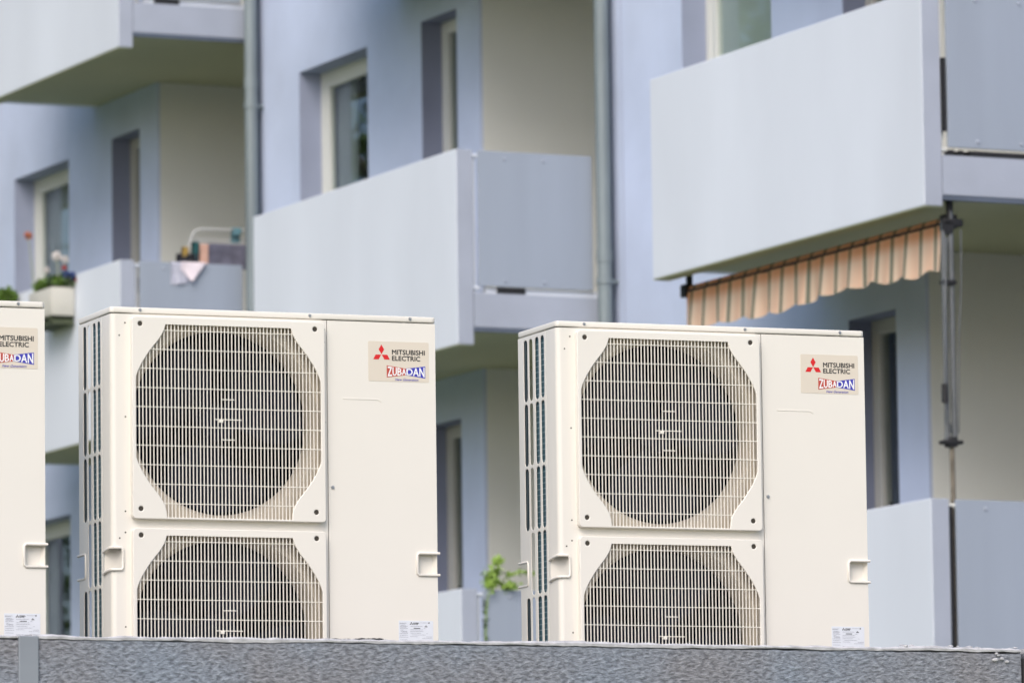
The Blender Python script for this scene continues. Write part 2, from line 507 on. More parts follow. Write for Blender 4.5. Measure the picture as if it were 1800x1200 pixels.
# ---------------------------------------------------------------- heat pump unit
# local frame: x along the front, y depth, z up from the underside; H = lid top
H, W, D = 1.338, 1.05, 0.327
LID = 0.0185
SX = 0.0064        # parallax of the proud grille
def unit(loc, label):
    t = thing('heat_pump_unit', label, 'heat pump', loc, 0, 'cream heat pump outdoor units behind the wall')
    HX0, HX1, HZ0, HZ1 = 0.9826, 1.05, H - 0.799, H - 0.732
    front = lambda y0: (lambda a, b, c: (a, y0 + c, b))
    # ---- fan-side front panel wraps the left corner
    bm = bmesh.new()
    zb, zt = 0.0, H - LID - 0.0025
    G = [(H - 0.641, H - 0.035), (H - 1.284, H - 0.678)]
    gx0, gx1 = 0.076, 0.672
    ex0, ex1 = -0.003, 0.034            # handle on the corner, front part
    loops = [[(0.016, zb), (0.6935, zb), (0.6935, zt), (0.016, zt), (0.016, HZ1 + .000), (ex1, HZ1), (ex1, HZ0), (0.016, HZ0)]]
    for z0, z1 in G:
        loops.append(rrect(gx0, z0, gx1, z1, 0.01))
    plate(bm, loops, 0.0015, front(0.0))
    # rounded vertical corner and folded side strip, cut by the handle pocket
    prof = [(0.016, 0.0)] + [(0.016 - 0.016 * math.sin(R(a)), 0.016 - 0.016 * math.cos(R(a))) for a in (15, 30, 45, 60, 75, 90)] + [(0.0, 0.0905)]
    for za, zc in ((zb, HZ0), (HZ1, zt)):
        lo = [bm.verts.new((x, y, za)) for x, y in prof]
        hi = [bm.verts.new((x, y, zc)) for x, y in prof]
        for k in range(len(prof) - 1):
            bm.faces.new((lo[k], lo[k + 1], hi[k + 1], hi[k]))
    # side strip beside the handle
    v = [bm.verts.new(q) for q in ((0, 0.072, HZ0), (0, 0.0905, HZ0), (0, 0.0905, HZ1), (0, 0.072, HZ1))]
    bm.faces.new(v)
    obj('fan_panel', bm, 'ivory', t, 35, norm=False)
    # ---- service panel (right)
    bm = bmesh.new()
    plate(bm, [[(0.6955, zb), (W, zb), (W, HZ0), (HX0, HZ0), (HX0, HZ1), (W, HZ1), (W, zt), (0.6955, zt)]], 0.003, front(-0.0008), 0.001)
    sp = obj('service_panel', bm, 'ivory', t, 35)
    bm = bmesh.new()
    prof = [(0.746, -0.2595), (0.862, -0.2595), (0.870, -0.264), (0.870, -0.269)]
    plate(bm, [[(0.746, H - .2585), (0.858, H - .2585), (0.8705, H - .2635), (0.8705, H - .268), (0.8665, H - .268), (0.864, H - .2655), (0.857, H - .2625), (0.746, H - .2625)]], 0.0014, front(-0.0020), 0.0006)
    obj('pressed_ridge', bm, 'ivory', sp, 40)
    # ---- right side and back walls
    bm = bmesh.new()
    box(bm, W - 0.0015, W, 0.0035, D, zb, HZ0)
    box(bm, W - 0.0015, W, 0.0035, D, HZ1, zt)
    box(bm, W - 0.0015, W, 0.0035, D, HZ0 + .0005, HZ1 - .0005)
    box(bm, 0.70, W - 0.002, D - 0.0015, D, zb, zt)
    box(bm, 0.0, W, 0.0, D, -0.006, -0.0005)
    obj('side_panel', bm, 'ivory', t)
    # ---- lid
    bm = bmesh.new()
    plate(bm, [rrect(-0.002, -0.003, W + 0.002, D + 0.003, 0.014, 6)], LID, lambda a, b, c: (a, b, H - LID + c), 0.004, 3)
    lid = obj('lid', bm, 'ivory', t, 50)
    for x in (0.0926, 0.639, 0.9667):
        bm = bmesh.new()
        c = Vector((x, -0.004, H - 0.0082))
        bmesh.ops.create_cone(bm, cap_ends=True, segments=16, radius1=0.0052, radius2=0.0045, depth=0.003, matrix=Matrix.Translation(c) @ Matrix.Rotation(R(90), 4, 'X'))
        bmesh.ops.create_cone(bm, cap_ends=True, segments=6, radius1=0.0032, radius2=0.0028, depth=0.003, matrix=Matrix.Translation(c + Vector((0, -.003, 0))) @ Matrix.Rotation(R(90), 4, 'X'))
        obj('screw', bm, 'screw', lid, 30)
    bm = bmesh.new()
    c = Vector((0.7089, -0.0025, H - 0.5347))
    bmesh.ops.create_cone(bm, cap_ends=True, segments=16, radius1=0.0058, radius2=0.005, depth=0.003, matrix=Matrix.Translation(c) @ Matrix.Rotation(R(90), 4, 'X'))
    bmesh.ops.create_cone(bm, cap_ends=True, segments=6, radius1=0.0034, radius2=0.003, depth=0.003, matrix=Matrix.Translation(c + Vector((0, -.003, 0))) @ Matrix.Rotation(R(90), 4, 'X'))
    obj('screw', bm, 'screw', sp, 30)
    # ---- small punched holes
    bm = bmesh.new()
    for x, z in ((0.0453, .0484), (0.027, .0872), (0.0454, .3348), (0.0437, .6219), (0.0433, .6858), (0.0252, .7034), (0.0425, .9716),
                 (0.686, .0492), (0.6856, .0888), (0.6859, .3355), (0.6845, .6244), (0.6843, .6873), (0.6841, .7047), (0.6842, .9731)):
        bm = bmesh.new()
        bmesh.ops.create_cone(bm, cap_ends=True, segments=10, radius1=0.0026, radius2=0.0026, depth=0.0006, matrix=Matrix.Translation((x, -0.0002, H - z)) @ Matrix.Rotation(R(90), 4, 'X'))
        obj('pinhole', bm, 'hole', t)
    bm = bmesh.new()
    bmesh.ops.create_cone(bm, cap_ends=True, segments=10, radius1=0.0018, radius2=0.0018, depth=0.0006, matrix=Matrix.Translation((-0.0002, 0.290, H - 0.70)) @ Matrix.Rotation(R(90), 4, 'Y'))
    obj('pinhole', bm, 'hole', t)
    # ---- louvred side panel
    slots = []
    cols = [(0.1040, 0.1350), (0.1495, 0.1830), (0.2030, 0.2335), (0.2470, 0.2790)]
    z0 = 0.033
    k = 0
    while z0 < H - 0.08:
        z1 = min(z0 + 0.1945, H - 0.03)
        for ci, (a, b) in enumerate(cols):
            za, zc = z0, z1
            if ci == 3:
                if 0.62 < z0 < 0.80: continue
            slots.append(rrect(a, H - zc, b, H - za, 0.0130, 4))
        z0 += 0.2035
    bm = bmesh.new()
    by0, by1 = 0.299, D
    outer = [(0.0915, zb), (D, zb), (D, H - .806), (0.262, H - .806), (0.262, H - .730), (D, H - .730), (D, zt), (0.0915, zt)]
    plate(bm, [outer] + slots, 0.0026, lambda a, b, c: (c - 0.0008, a, b), 0.0011, 2)
    obj('louvre_panel', bm, 'ivory', t, 40)
    # ---- coil behind the louvres
    bm = bmesh.new()
    box(bm, 0.006, 0.026, 0.093, 0.194, 0.01, H - 0.03)
    obj('side_coil', bm, 'coil', t)
    bm = bmesh.new()
    box(bm, 0.003, 0.010, 0.268, 0.305, 0.01, H - .81, 0.001)
    box(bm, 0.003, 0.010, 0.268, 0.305, H - .725, H - 0.03, 0.001)
    obj('corner_post', bm, 'post', t)
    # ---- dark fan chamber with fan motor mast
    bm = bmesh.new()
    x0, x1, y0, y1 = 0.062, 0.692, 0.10, 0.30
    box(bm, x0, x1, y1, y1 + .006, 0.01, zt - .004)
    box(bm, x0 - .004, x0, y0 - .07, y1, 0.01, zt - .004)
    box(bm, x1, x1 + .004, y0 - .07, y1, 0.01, zt - .004)
    box(bm, x0, x1, 0.02, y1, zt - .008, zt - .004)
    box(bm, x0, x1, 0.02, y1, 0.004, 0.008)
    obj('fan_chamber', bm, 'dark', t)
    for gi, (gz0, gz1) in enumerate(G):
        cz = (gz0 + gz1) / 2 - 0.0
        cx = 0.3725
        bm = bmesh.new()
        n = 72
        # face plate with round mouth
        ins = 0.0125
        plate(bm, [rrect(gx0 - ins, gz0 - .016, gx1 + ins, gz1 + .016, 0.01), circ(cx, cz, 0.3015, n)], 0.003, front(0.028))
        plate(bm, [rrect(gx0 - ins, gz0 - .016, gx1 + ins, gz1 + .016, 0.01), rrect(gx0 - .002, gz0 - .002, gx1 + .002, gz1 + .002, 0.01)], 0.0255, front(0.002))
        ring0 = None
        for r_, y_ in ((0.3015, 0.028), (0.299, 0.032), (0.294, 0.040), (0.289, 0.052), (0.2845, 0.070), (0.2825, 0.088), (0.2825, 0.100)):
            ring = [bm.verts.new((cx + r_ * math.cos(2 * math.pi * q / n), y_, cz + r_ * math.sin(2 * math.pi * q / n))) for q in range(n)]
            if ring0:
                for q in range(n):
                    bm.faces.new((ring0[q], ring0[(q + 1) % n], ring[(q + 1) % n], ring[q]))
            ring0 = ring
        obj('fan_shroud', bm, 'shroud', t, 50, norm=False)
        # bulkhead behind the shroud
        bm = bmesh.new()
        plate(bm, [rrect(0.063, gz0 - .018, 0.691, gz1 + .018, 0.004), circ(cx, cz, 0.2835, n)], 0.002, front(0.098))
        obj('bulkhead', bm, 'dark', t)
        # fan
        fan = None
        bm = bmesh.new()
        bmesh.ops.create_cone(bm, cap_ends=True, segments=36, radius1=0.062, radius2=0.055, depth=0.07, matrix=Matrix.Translation((cx, 0.125, cz)) @ Matrix.Rotation(R(90), 4, 'X'))
        fan = obj('fan', bm, 'blade', t, 30)
        rot = 18 if gi == 0 else 75
        for b_ in range(3):
            bm = bmesh.new()
            gr = []
            for i in range(9):
                rr = 0.055 + (0.272 - 0.055) * i / 8
                row = []
                sweep = 14 * (i / 8) ** 1.3
                half = 30 + 14 * math.sin(math.pi * min(1, i / 8 * .8))
                for j in range(9):
                    f = j / 8
                    a = R(rot + b_ * 120 + sweep + (f - .5) * 2 * half)
                    y = 0.095 + 0.075 * f - 0.02 * math.sin(math.pi * f)
                    row.append(bm.verts.new((cx + rr * math.cos(a), y, cz + rr * math.sin(a))))
                gr.append(row)
            for i in range(8):
                for j in range(8):
                    bm.faces.new((gr[i][j], gr[i + 1][j], gr[i + 1][j + 1], gr[i][j + 1]))
            obj('blade', bm, 'blade', fan, 60)
        # grille
        bm = bmesh.new()
        fx0, fx1, fz0, fz1 = 0.0635 - .0035, 0.6835 - .004, gz0 - 0.0045, gz1 + 0.0045
        mx0, mx1, mz0, mz1 = 0.0785 - SX, 0.6725 - SX, gz0 + 0.0015, gz1 + .0005
        C0 = [(.1755, 0), (.174, .018), (.1700, .0335), (.1615, .050), (.150, .067), (.1365, .083), (.1225, .1005), (.109, .120), (.0960, .1407), (.0855, .162), (.0790, .180)]
        cl = [(mx0 + a - .079 + .0005, b) for a, b in C0]
        def corner(sx, sz):
            out = []
            for a, b in cl:
                xx = a if sx < 0 else (mx0 + mx1) - a
                zz = (mz1 - b) if sz > 0 else (mz0 + b)
                out.append((xx, zz))
            return out
        hole = corner(-1, 1) + corner(-1, -1)[::-1] + corner(1, -1) + corner(1, 1)[::-1]
        sc_ = [(0.0925, 0.0518 + .002), (0.6545, 0.0518 + .002)]
        sh = []
        for sxx in (0.0925 - SX + .0, 0.6545 - SX):
            for szz in (gz1 - 0.0172, gz0 + 0.0262):
                sh.append((sxx, szz))
        plate(bm, [rrect(fx0, fz0, fx1, fz1, 0.012, 5), hole] + [circ(a, b, 0.0076, 20) for a, b in sh], 0.006, front(-0.024), 0.0022, 3)
        # skirt back to the casing
        plate(bm, [rrect(fx0 + .0005, fz0 + .0005, fx1 - .0005, fz1 - .0005, 0.012, 5), rrect(mx0 - .004, mz0 - .0005, mx1 + .004, mz1 + .0005, 0.006, 4)], 0.020, front(-0.0195))
        g = obj('fan_grille', bm, 'ivory', t, 45)
        bm = bmesh.new()
        nb = 52
        for q in range(1, nb):
            x = mx0 + (mx1 - mx0) * q / nb
            box(bm, x - 0.0013, x + 0.0013, -0.0195, -0.0160, mz0 - .001, mz1 + .001)
        top = gz1 + 0.001
        for q in range(10):
            z = top - 0.0362 - 0.0586 * q
            if z < gz0 + .01: break
            box(bm, mx0 - .001, mx1 + .001, -0.0205, -0.0170, z - 0.0011, z + 0.0011)
        for zc, hw in ((0.0615, 0.0215), (0.0, 0.0435), (-0.0615, 0.0215)):
            box(bm, cx - SX - hw, cx - SX + hw, -0.0206, -0.0172, cz + zc - 0.0013, cz + zc + 0.0013)
        box(bm, cx - SX - .028, cx - SX - .016, -0.021, -0.014, cz - .009, cz + .001)
        obj('grille_wires', bm, 'ivory_wire', g)
        for a, b in sh:
            bm = bmesh.new()
            bmesh.ops.create_cone(bm, cap_ends=True, segments=20, radius1=0.0076, radius2=0.0076, depth=0.012, matrix=Matrix.Translation((a, -0.0160, b)) @ Matrix.Rotation(R(90), 4, 'X'))
            obj('recessed_screw', bm, 'hole', g, 30)
    # ---- handles
    def rim(bm, pts, r=0.0045):
        tube(bm, pts, r, 8)
    # right handle: open to the right edge
    bm = bmesh.new()
    y = -0.003
    rim(bm, [(W + .006, y, HZ1), (HX0 + .006, y, HZ1), (HX0, y, HZ1 - .006), (HX0, y, HZ0 + .006), (HX0 + .006, y, HZ0), (W + .006, y, HZ0)])
    rim(bm, [(W + .003, y, HZ1), (W + .003, 0.035, HZ1)], 0.0038)
    rim(bm, [(W + .003, y, HZ0), (W + .003, 0.035, HZ0)], 0.0038)
    # pocket: curved back
    def pocket(bm, prof, z0, z1):
        lo = [bm.verts.new((x, yy, z0)) for x, yy in prof]
        hi = [bm.verts.new((x, yy, z1)) for x, yy in prof]
        for k in range(len(prof) - 1):
            bm.faces.new((lo[k], lo[k + 1], hi[k + 1], hi[k]))
        bm.faces.new(lo); bm.faces.new(hi)
    pocket(bm, [(HX0, 0.0), (HX0 + .003, 0.009), (HX0 + .010, 0.015), (HX0 + .024, 0.0185), (W - .010, 0.0175), (W - .001, 0.003)], HZ0, HZ1)
    obj('carry_handle', bm, 'ivory', t, 45)
    # left corner handle
    bm = bmesh.new()
    rim(bm, [(-.003, 0.074, HZ1 - .010), (-.003, 0.045, HZ1 - .004), (-.003, 0.010, HZ1), (0.004, -.002, HZ1), (ex1 - .005, -.003, HZ1), (ex1, -.003, HZ1 - .006),
             (ex1, -.003, HZ0 + .006), (ex1 - .005, -.003, HZ0), (0.004, -.002, HZ0), (-.003, 0.010, HZ0), (-.003, 0.045, HZ0 - .003), (-.003, 0.074, HZ0 - .009)])
    pocket(bm, [(ex1, 0.0), (ex1 - .003, 0.018), (ex1 - .010, 0.034), (0.012, 0.055), (0.0, 0.0725)], HZ0, HZ1)
    obj('carry_handle', bm, 'ivory', t, 45)
    # rear handle: a bent rim around the notch
    bm = bmesh.new()
    rim(bm, [(0.0, D + .014, H - .732), (0, 0.268, H - .732), (0, 0.262, H - .738), (0, 0.262, H - .800), (0, 0.268, H - .806), (0.0, D + .014, H - .806)], 0.0042)
    obj('rear_handle', bm, 'ivory', t, 45)
    # ---- brand sticker
    sx = lambda X: 0.829 + (X - 90) / 1410 * 0.199
    sz = lambda Y: H - 0.0800 - (Y - 150) / 935 * 0.1235
    bm = bmesh.new()
    plate(bm, [rrect(0.829, H - .2035, 1.028, H - .080, 0.004, 3)], 0.0006, front(-0.0016))
    st = obj('sticker', bm, 'sticker', t)
    fl = lambda y_: (lambda a, b, c: (a, y_, b))
    def poly(bm, pts, y_):
        f = bm.faces.new([bm.verts.new((sx(a), y_, sz(b))) for a, b in pts])
    bm = bmesh.new()
    ex, ey = 397, 455
    poly(bm, [(ex, ey - 232), (ex + 64, ey - 116), (ex, ey), (ex - 64, ey - 116)], -0.0020)
    poly(bm, [(ex - 6, ey + 8), (ex - 66, ey + 120), (ex - 192, ey + 120), (ex - 136, ey + 8)], -0.0020)
    poly(bm, [(ex + 6, ey + 8), (ex + 66, ey + 120), (ex + 192, ey + 120), (ex + 136, ey + 8)], -0.0020)
    obj('three_diamond_emblem', bm, 'red', st)
    bm = bmesh.new()
    text_bm(bm, 'MITSUBISHI', 1, fl(-0.0020), sx(640), sx(1408), sz(456), sz(336), 0.035)
    text_bm(bm, 'ELECTRIC', 1, fl(-0.0020), sx(640), sx(1300), sz(598), sz(482), 0.035)
    obj('maker_lettering', bm, 'black', st)
    # bow-tie badge
    yc = 852
    bm = bmesh.new()
    poly(bm, [(515, yc - 142), (962, yc - 76), (962, yc + 76), (515, yc + 142)], -0.0020)
    obj('badge_red_half', bm, 'brick', st)
    bm = bmesh.new()
    poly(bm, [(962, yc - 76), (1412, yc - 142), (1412, yc + 142), (962, yc + 76)], -0.0020)
    obj('badge_blue_half', bm, 'blue', st)
    bm = bmesh.new()
    x_l, x_m, x_r = sx(515), sx(962), sx(1412)
    zc = sz(yc)
    def warp(a, b):
        f = abs(a - x_m) / (x_r - x_m)
        return a, zc + (b - zc) * (0.56 + 0.44 * f)
    zz0, zz1 = sz(yc + 122), sz(yc - 122)
    for s_, a_, b_, wx in (('Z', 532, 640, 1), ('U', 648, 750, 1), ('B', 762, 862, 1), ('A', 868, 962, 1), ('D', 972, 1120, 1), ('A', 1125, 1262, 1), ('N', 1272, 1396, 1)):
        text_bm(bm, s_, 1, fl(-0.0024), sx(a_), sx(b_), zz0, zz1, 0.022, warp=warp)
    # thin white keylines
    obj('badge_lettering', bm, 'white', st)
    bm = bmesh.new()
    text_bm(bm, 'New Generation', 1, fl(-0.0020), sx(705), sx(1250), sz(1064), sz(1004), 0.015, shear=0.35)
    obj('badge_subtitle', bm, 'blue', st)
    # ---- nameplate
    px = lambda X: 0.9206 + (X - 370) / 1080 * 0.1117
    pz = lambda Y: H - 0.9405 - (Y - 370) / 560 * 0.0560
    bm = bmesh.new()
    plate(bm, [[(px(360), pz(1180)), (px(1450), pz(1180)), (px(1450), pz(365)), (px(360), pz(365))]], 0.0006, front(-0.0016))
    np_ = obj('nameplate', bm, 'plate', t)
    bm = bmesh.new()
    def q4(x0_, x1_, y0_, y1_):
        bm.faces.new([bm.verts.new((px(a), -0.0020, pz(b))) for a, b in ((x0_, y0_), (x1_, y0_), (x1_, y1_), (x0_, y1_))])
    rng = random.Random(3)
    for yy, xa, xb in ((440, 385, 610), (462, 385, 560), (515, 420, 580), (540, 400, 640), (568, 410, 600), (606, 400, 650), (655, 410, 520), (690, 420, 630), (715, 450, 640), (755, 385, 645), (812, 400, 640), (870, 385, 660),
                       (425, 1050, 1290), (535, 725, 1110), (640, 720, 1130), (692, 720, 1140), (745, 720, 1060), (797, 780, 1200), (850, 720, 960), (1000, 720, 1100), (950, 400, 640),
                       (600, 1150, 1220), (752, 1230, 1290), (855, 1230, 1420), (900, 1100, 1420)):
        x_ = xa
        while x_ < xb:
            l_ = rng.uniform(12, 50)
            q4(x_, min(x_ + l_, xb), yy - 6, yy + 6)
            x_ += l_ + rng.uniform(5, 12)
    obj('small_print', bm, 'inkgrey', np_)
    bm = bmesh.new()
    q4(830, 1040, 585, 606)
    q4(1300, 1335, 405, 445)
    ex, ey = 757, 442
    for pts in (((0, -42), (18, -18), (0, 2), (-18, -18)), ((-3, 6), (-17, 40), (-52, 40), (-36, 6)), ((3, 6), (17, 40), (52, 40), (36, 6))):
        bm.faces.new([bm.verts.new((px(ex + a), -0.0020, pz(ey + b))) for a, b in pts])
    text_bm(bm, 'MITSUBISHI', 1, fl(-0.0020), px(815), px(1000), pz(452), pz(420), 0.05)
    text_bm(bm, 'ELECTRIC', 1, fl(-0.0020), px(815), px(970), pz(486), pz(458), 0.05)
    for a, b in ((1222, 520), (1222, 548)):
        q4(a - 18 - (b - 520), a + 18 + (b - 520), b - 12, b + 8)
    obj('nameplate_marks', bm, 'black', np_)
    # ---- feet
    for fx in (0.12, 0.80):
        bm = bmesh.new()
        box(bm, fx, fx + 0.13, -0.03, D + 0.03, -0.1, -0.0065, 0.004)
        obj('foot', bm, 'gap', t)
    return t

def dup(root, loc, label):
    r = root.copy()
    COL.objects.link(r)
    r.location = loc
    r['label'] = label
    for ch in list(root.children):
        c = ch.copy()
        COL.objects.link(c)
        c.parent = r
        for g in ch.children:
            d = g.copy()
            COL.objects.link(d)
            d.parent = c
    return r

UX, UY, UZ = 5.7318, 18.0331, 2.3406 + CZ - H
u1 = unit((UX, UY, UZ), 'cream twin fan heat pump standing between the other two units')
u2 = dup(u1, (UX + 1.4513, UY - 0.0048, UZ + 0.0022), 'rightmost cream twin fan heat pump, in front of the striped awning')
u0 = dup(u1, (UX - 1.2736, UY - 0.0484, UZ), 'leftmost cream heat pump cut off by the left picture edge')
u3 = None

# ---------------------------------------------------------------- apartment building
# local frame: x = out of / into the facade (u), y = along the facade (w), z up
TH = 0.06238812542944322
B = thing('apartment_building', 'blue rendered apartment block with projecting balconies and cream loggias', 'building', (13.78843598, 36.2602154, 0), TH)
P = 1.08
LOG = 1.98
Z = lambda z: z + CZ
STOREY = 2.75
SL = {3: 17.4, 2: 11.6, 1: 5.78, 0: 0.0, -1: -6.07, -2: -12.1, -3: -18.1}
DZ = {3: .0, 2: 0.0, 1: 0.02, 0: 0.0, -1: 0.02, -2: 0.045, -3: .045}
KS = [-1, 0, 1, 2]
ZTOP = Z(4.873 + STOREY * 3)
side = lambda y0: (lambda a, b, c: (y0 + c, a, b))
def part(name, bm, m, parent=B, smooth=0):
    return obj(name, bm, m, parent, smooth)
# inner body with back of the loggias and of the rooms
bm = bmesh.new()
box(bm, 2.9, 11.0, -20.0, 24.0, 0, ZTOP + 0.3)
part('building_core', bm, 'cream')
bm = bmesh.new()
box(bm, 0.9, 11.2, -20.2, 24.2, ZTOP + .3, ZTOP + .6)
part('roof', bm, 'fascia')
order = [3, 2, 1, 0, -1, -2, -3]
for i, j in enumerate(order):
    S = SL[j]
    Sn = SL[order[i - 1]] if i else 23.5      # next (farther) recess start
    C = S + LOG
    d = DZ[j]
    bm = bmesh.new()
    loops = [[(C, 0), (Sn, 0), (Sn, ZTOP + .3), (C, ZTOP + .3)]]
    wins, doors = [], []
    for k in (-2, -1, 0, 1, 2):
        fl_ = Z(4.873 + STOREY * k + d)
        if fl_ < 0.3 or fl_ + 2.4 > ZTOP: continue
        wz0, wz1 = fl_ + 0.93, fl_ + 2.205
        loops.append([(S + 3.84, wz0), (S + 5.045, wz0), (S + 5.045, wz1), (S + 3.84, wz1)]); wins.append((k, wz0, wz1))
        loops.append([(S + 2.345, fl_ + .02), (S + 2.925, fl_ + .02), (S + 2.925, fl_ + 2.23), (S + 2.345, fl_ + 2.23)]); doors.append((k, fl_ + .02, fl_ + 2.23))
    plate(bm, loops, 0.30, side(P))
    part('facade_wall', bm, 'facade')
    # loggia cheeks: cream on both sides
    bm = bmesh.new()
    box(bm, P + 0.02, 2.9, C - 0.004, C + 0.2, 0, ZTOP + .29)
    if i: box(bm, P + 0.06, 2.9, Sn - 0.2, Sn + 0.004, 0, ZTOP + .29)
    part('loggia_wall', bm, 'cream')
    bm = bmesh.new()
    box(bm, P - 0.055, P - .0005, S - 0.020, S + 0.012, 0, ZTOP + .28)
    part('corner_shade_strip', bm, 'slate')  # dark strip standing in for the shaded gap beside the drainpipe
    if j == -1:
        bm = bmesh.new()
        box(bm, P - .0012, P + .01, Sn - .172, Sn - .164, 0, ZTOP)
        part('joint_seal', bm, 'reveal')
    for k, z0, z1 in wins:
        y0, y1 = S + 3.84, S + 5.045
        xf = P + 0.165
        bm = bmesh.new()
        plate(bm, [[(y0, z0), (y1, z0), (y1, z1), (y0, z1)], [(y0 + .06, z0 + .06), (y1 - .06, z0 + .06), (y1 - .06, z1 - .06), (y0 + .06, z1 - .06)]], 0.07, side(xf), 0.004)
        plate(bm, [rrect(y0 + .055, z0 + .055, y1 - .055, z1 - .055, .002, 1), rrect(y0 + .125, z0 + .125, y1 - .125, z1 - .115, .002, 1)], 0.05, side(xf - .012 + .02), 0.004)
        fr_ = part('window', bm, 'frame')
        bm = bmesh.new()
        box(bm, xf + .030, xf + .036, y0 + .115, y1 - .115, z0 + .115, z1 - .11)
        obj('glass_pane', bm, 'glass', fr_)
        bm = bmesh.new()
        if j == -1 and k == 0:
            zz = z0 + .1
            while zz < z1 - .07:
                v = [bm.verts.new(q) for q in ((xf + .045, y0 + .05, zz), (xf + .045, y1 - .05, zz), (xf + .062, y1 - .05, zz + .026), (xf + .062, y0 + .05, zz + .026))]
                bm.faces.new(v)
                zz += 0.024
            obj('blind', bm, 'blind', fr_)
        else:
            ya, yb = (y0 + .80, y1 - .05) if k == 0 else (y0 + .25, y1 - .05)
            if j == 1: ya, yb = (y0 + .98, y1 - .05) if k == -1 else (y0 + .62, y1 - .05)
            n = 60
            prev = None
            for q in range(n + 1):
                yy = ya + (yb - ya) * q / n
                xx = xf + .10 + 0.018 * math.sin(q * 1.25) + 0.008 * math.sin(q * .53)
                ring = [bm.verts.new((xx, yy, z0)), bm.verts.new((xx, yy, z1))]
                if prev: bm.faces.new((prev[0], ring[0], ring[1], prev[1]))
                prev = ring
            obj('curtain', bm, 'curtain', fr_, 60)
        bm = bmesh.new()
        box(bm, P + 0.001, xf - .0005, y1 - .004, y1 - .0003, z0 + .023, z1 - .0003)
        box(bm, P + 0.001, xf - .0005, y0 + .0003, y1 - .0045, z1 - .004, z1 - .0003)
        obj('reveal_lining', bm, 'reveal', fr_)
        bm = bmesh.new()
        box(bm, P - 0.025, xf - 0.0005, y0 + .001, y1 - .001, z0 + .002, z0 + .022)
        obj('sill', bm, 'pipe', fr_)
    for k, z0, z1 in doors:
        y0, y1 = S + 2.345, S + 2.925
        xf = P + 0.15
        bm = bmesh.new()
        plate(bm, [[(y0, z0), (y1, z0), (y1, z1), (y0, z1)], [(y0 + .08, z0 + .10), (y1 - .09, z0 + .10), (y1 - .09, z1 - .085), (y0 + .08, z1 - .085)]], 0.07, side(xf), 0.004)
        fr_ = part('balcony_door', bm, 'framedull' if (j, k) != (0, 0) else 'frame')
        bm = bmesh.new()
        box(bm, xf + .030, xf + .036, y0 + .07, y1 - .08, z0 + .09, z1 - .08)
        obj('glass_pane', bm, 'glass', fr_)
        bm = bmesh.new()
        box(bm, P + 0.001, xf - .0005, y1 - .004, y1 - .0003, z0 + .001, z1 - .0003)
        box(bm, P + 0.001, xf - .0005, y0 + .0003, y1 - .0045, z1 - .004, z1 - .0003)
        obj('reveal_lining', bm, 'revealdoorshade', fr_)
        bm = bmesh.new()
        tube(bm, [(xf - .04, y0 + .30, z0 + 1.0), (xf - .04, y0 + .30, z0 + 1.12)], .012, 8)
        tube(bm, [(xf - .04, y0 + .30, z0 + 1.06), (xf + .005, y0 + .30, z0 + 1.06)], .009, 8)
        # handle belongs to the leaf stile
        obj('door_handle', bm, 'gap', fr_, 40)
# dark rooms (floors inside)
bm = bmesh.new()
for k in (-2, -1, 0, 1, 2, 3):
    zf = Z(4.66 + STOREY * k)
    if zf > 0:
        for i, j in enumerate(order):
            Sn = SL[order[i - 1]] if i else 23.5
            box(bm, P + .301, 2.899, SL[j] + LOG + .201, Sn - .201, zf, zf + .18)
part('room_floor', bm, 'room')
bm = bmesh.new()
for i, j in enumerate(order):
    Sn = SL[order[i - 1]] if i else 23.5
    box(bm, 2.84, 2.898, SL[j] + LOG + .205, Sn - .205, 0.05, ZTOP)
part('room_back_wall', bm, 'room')

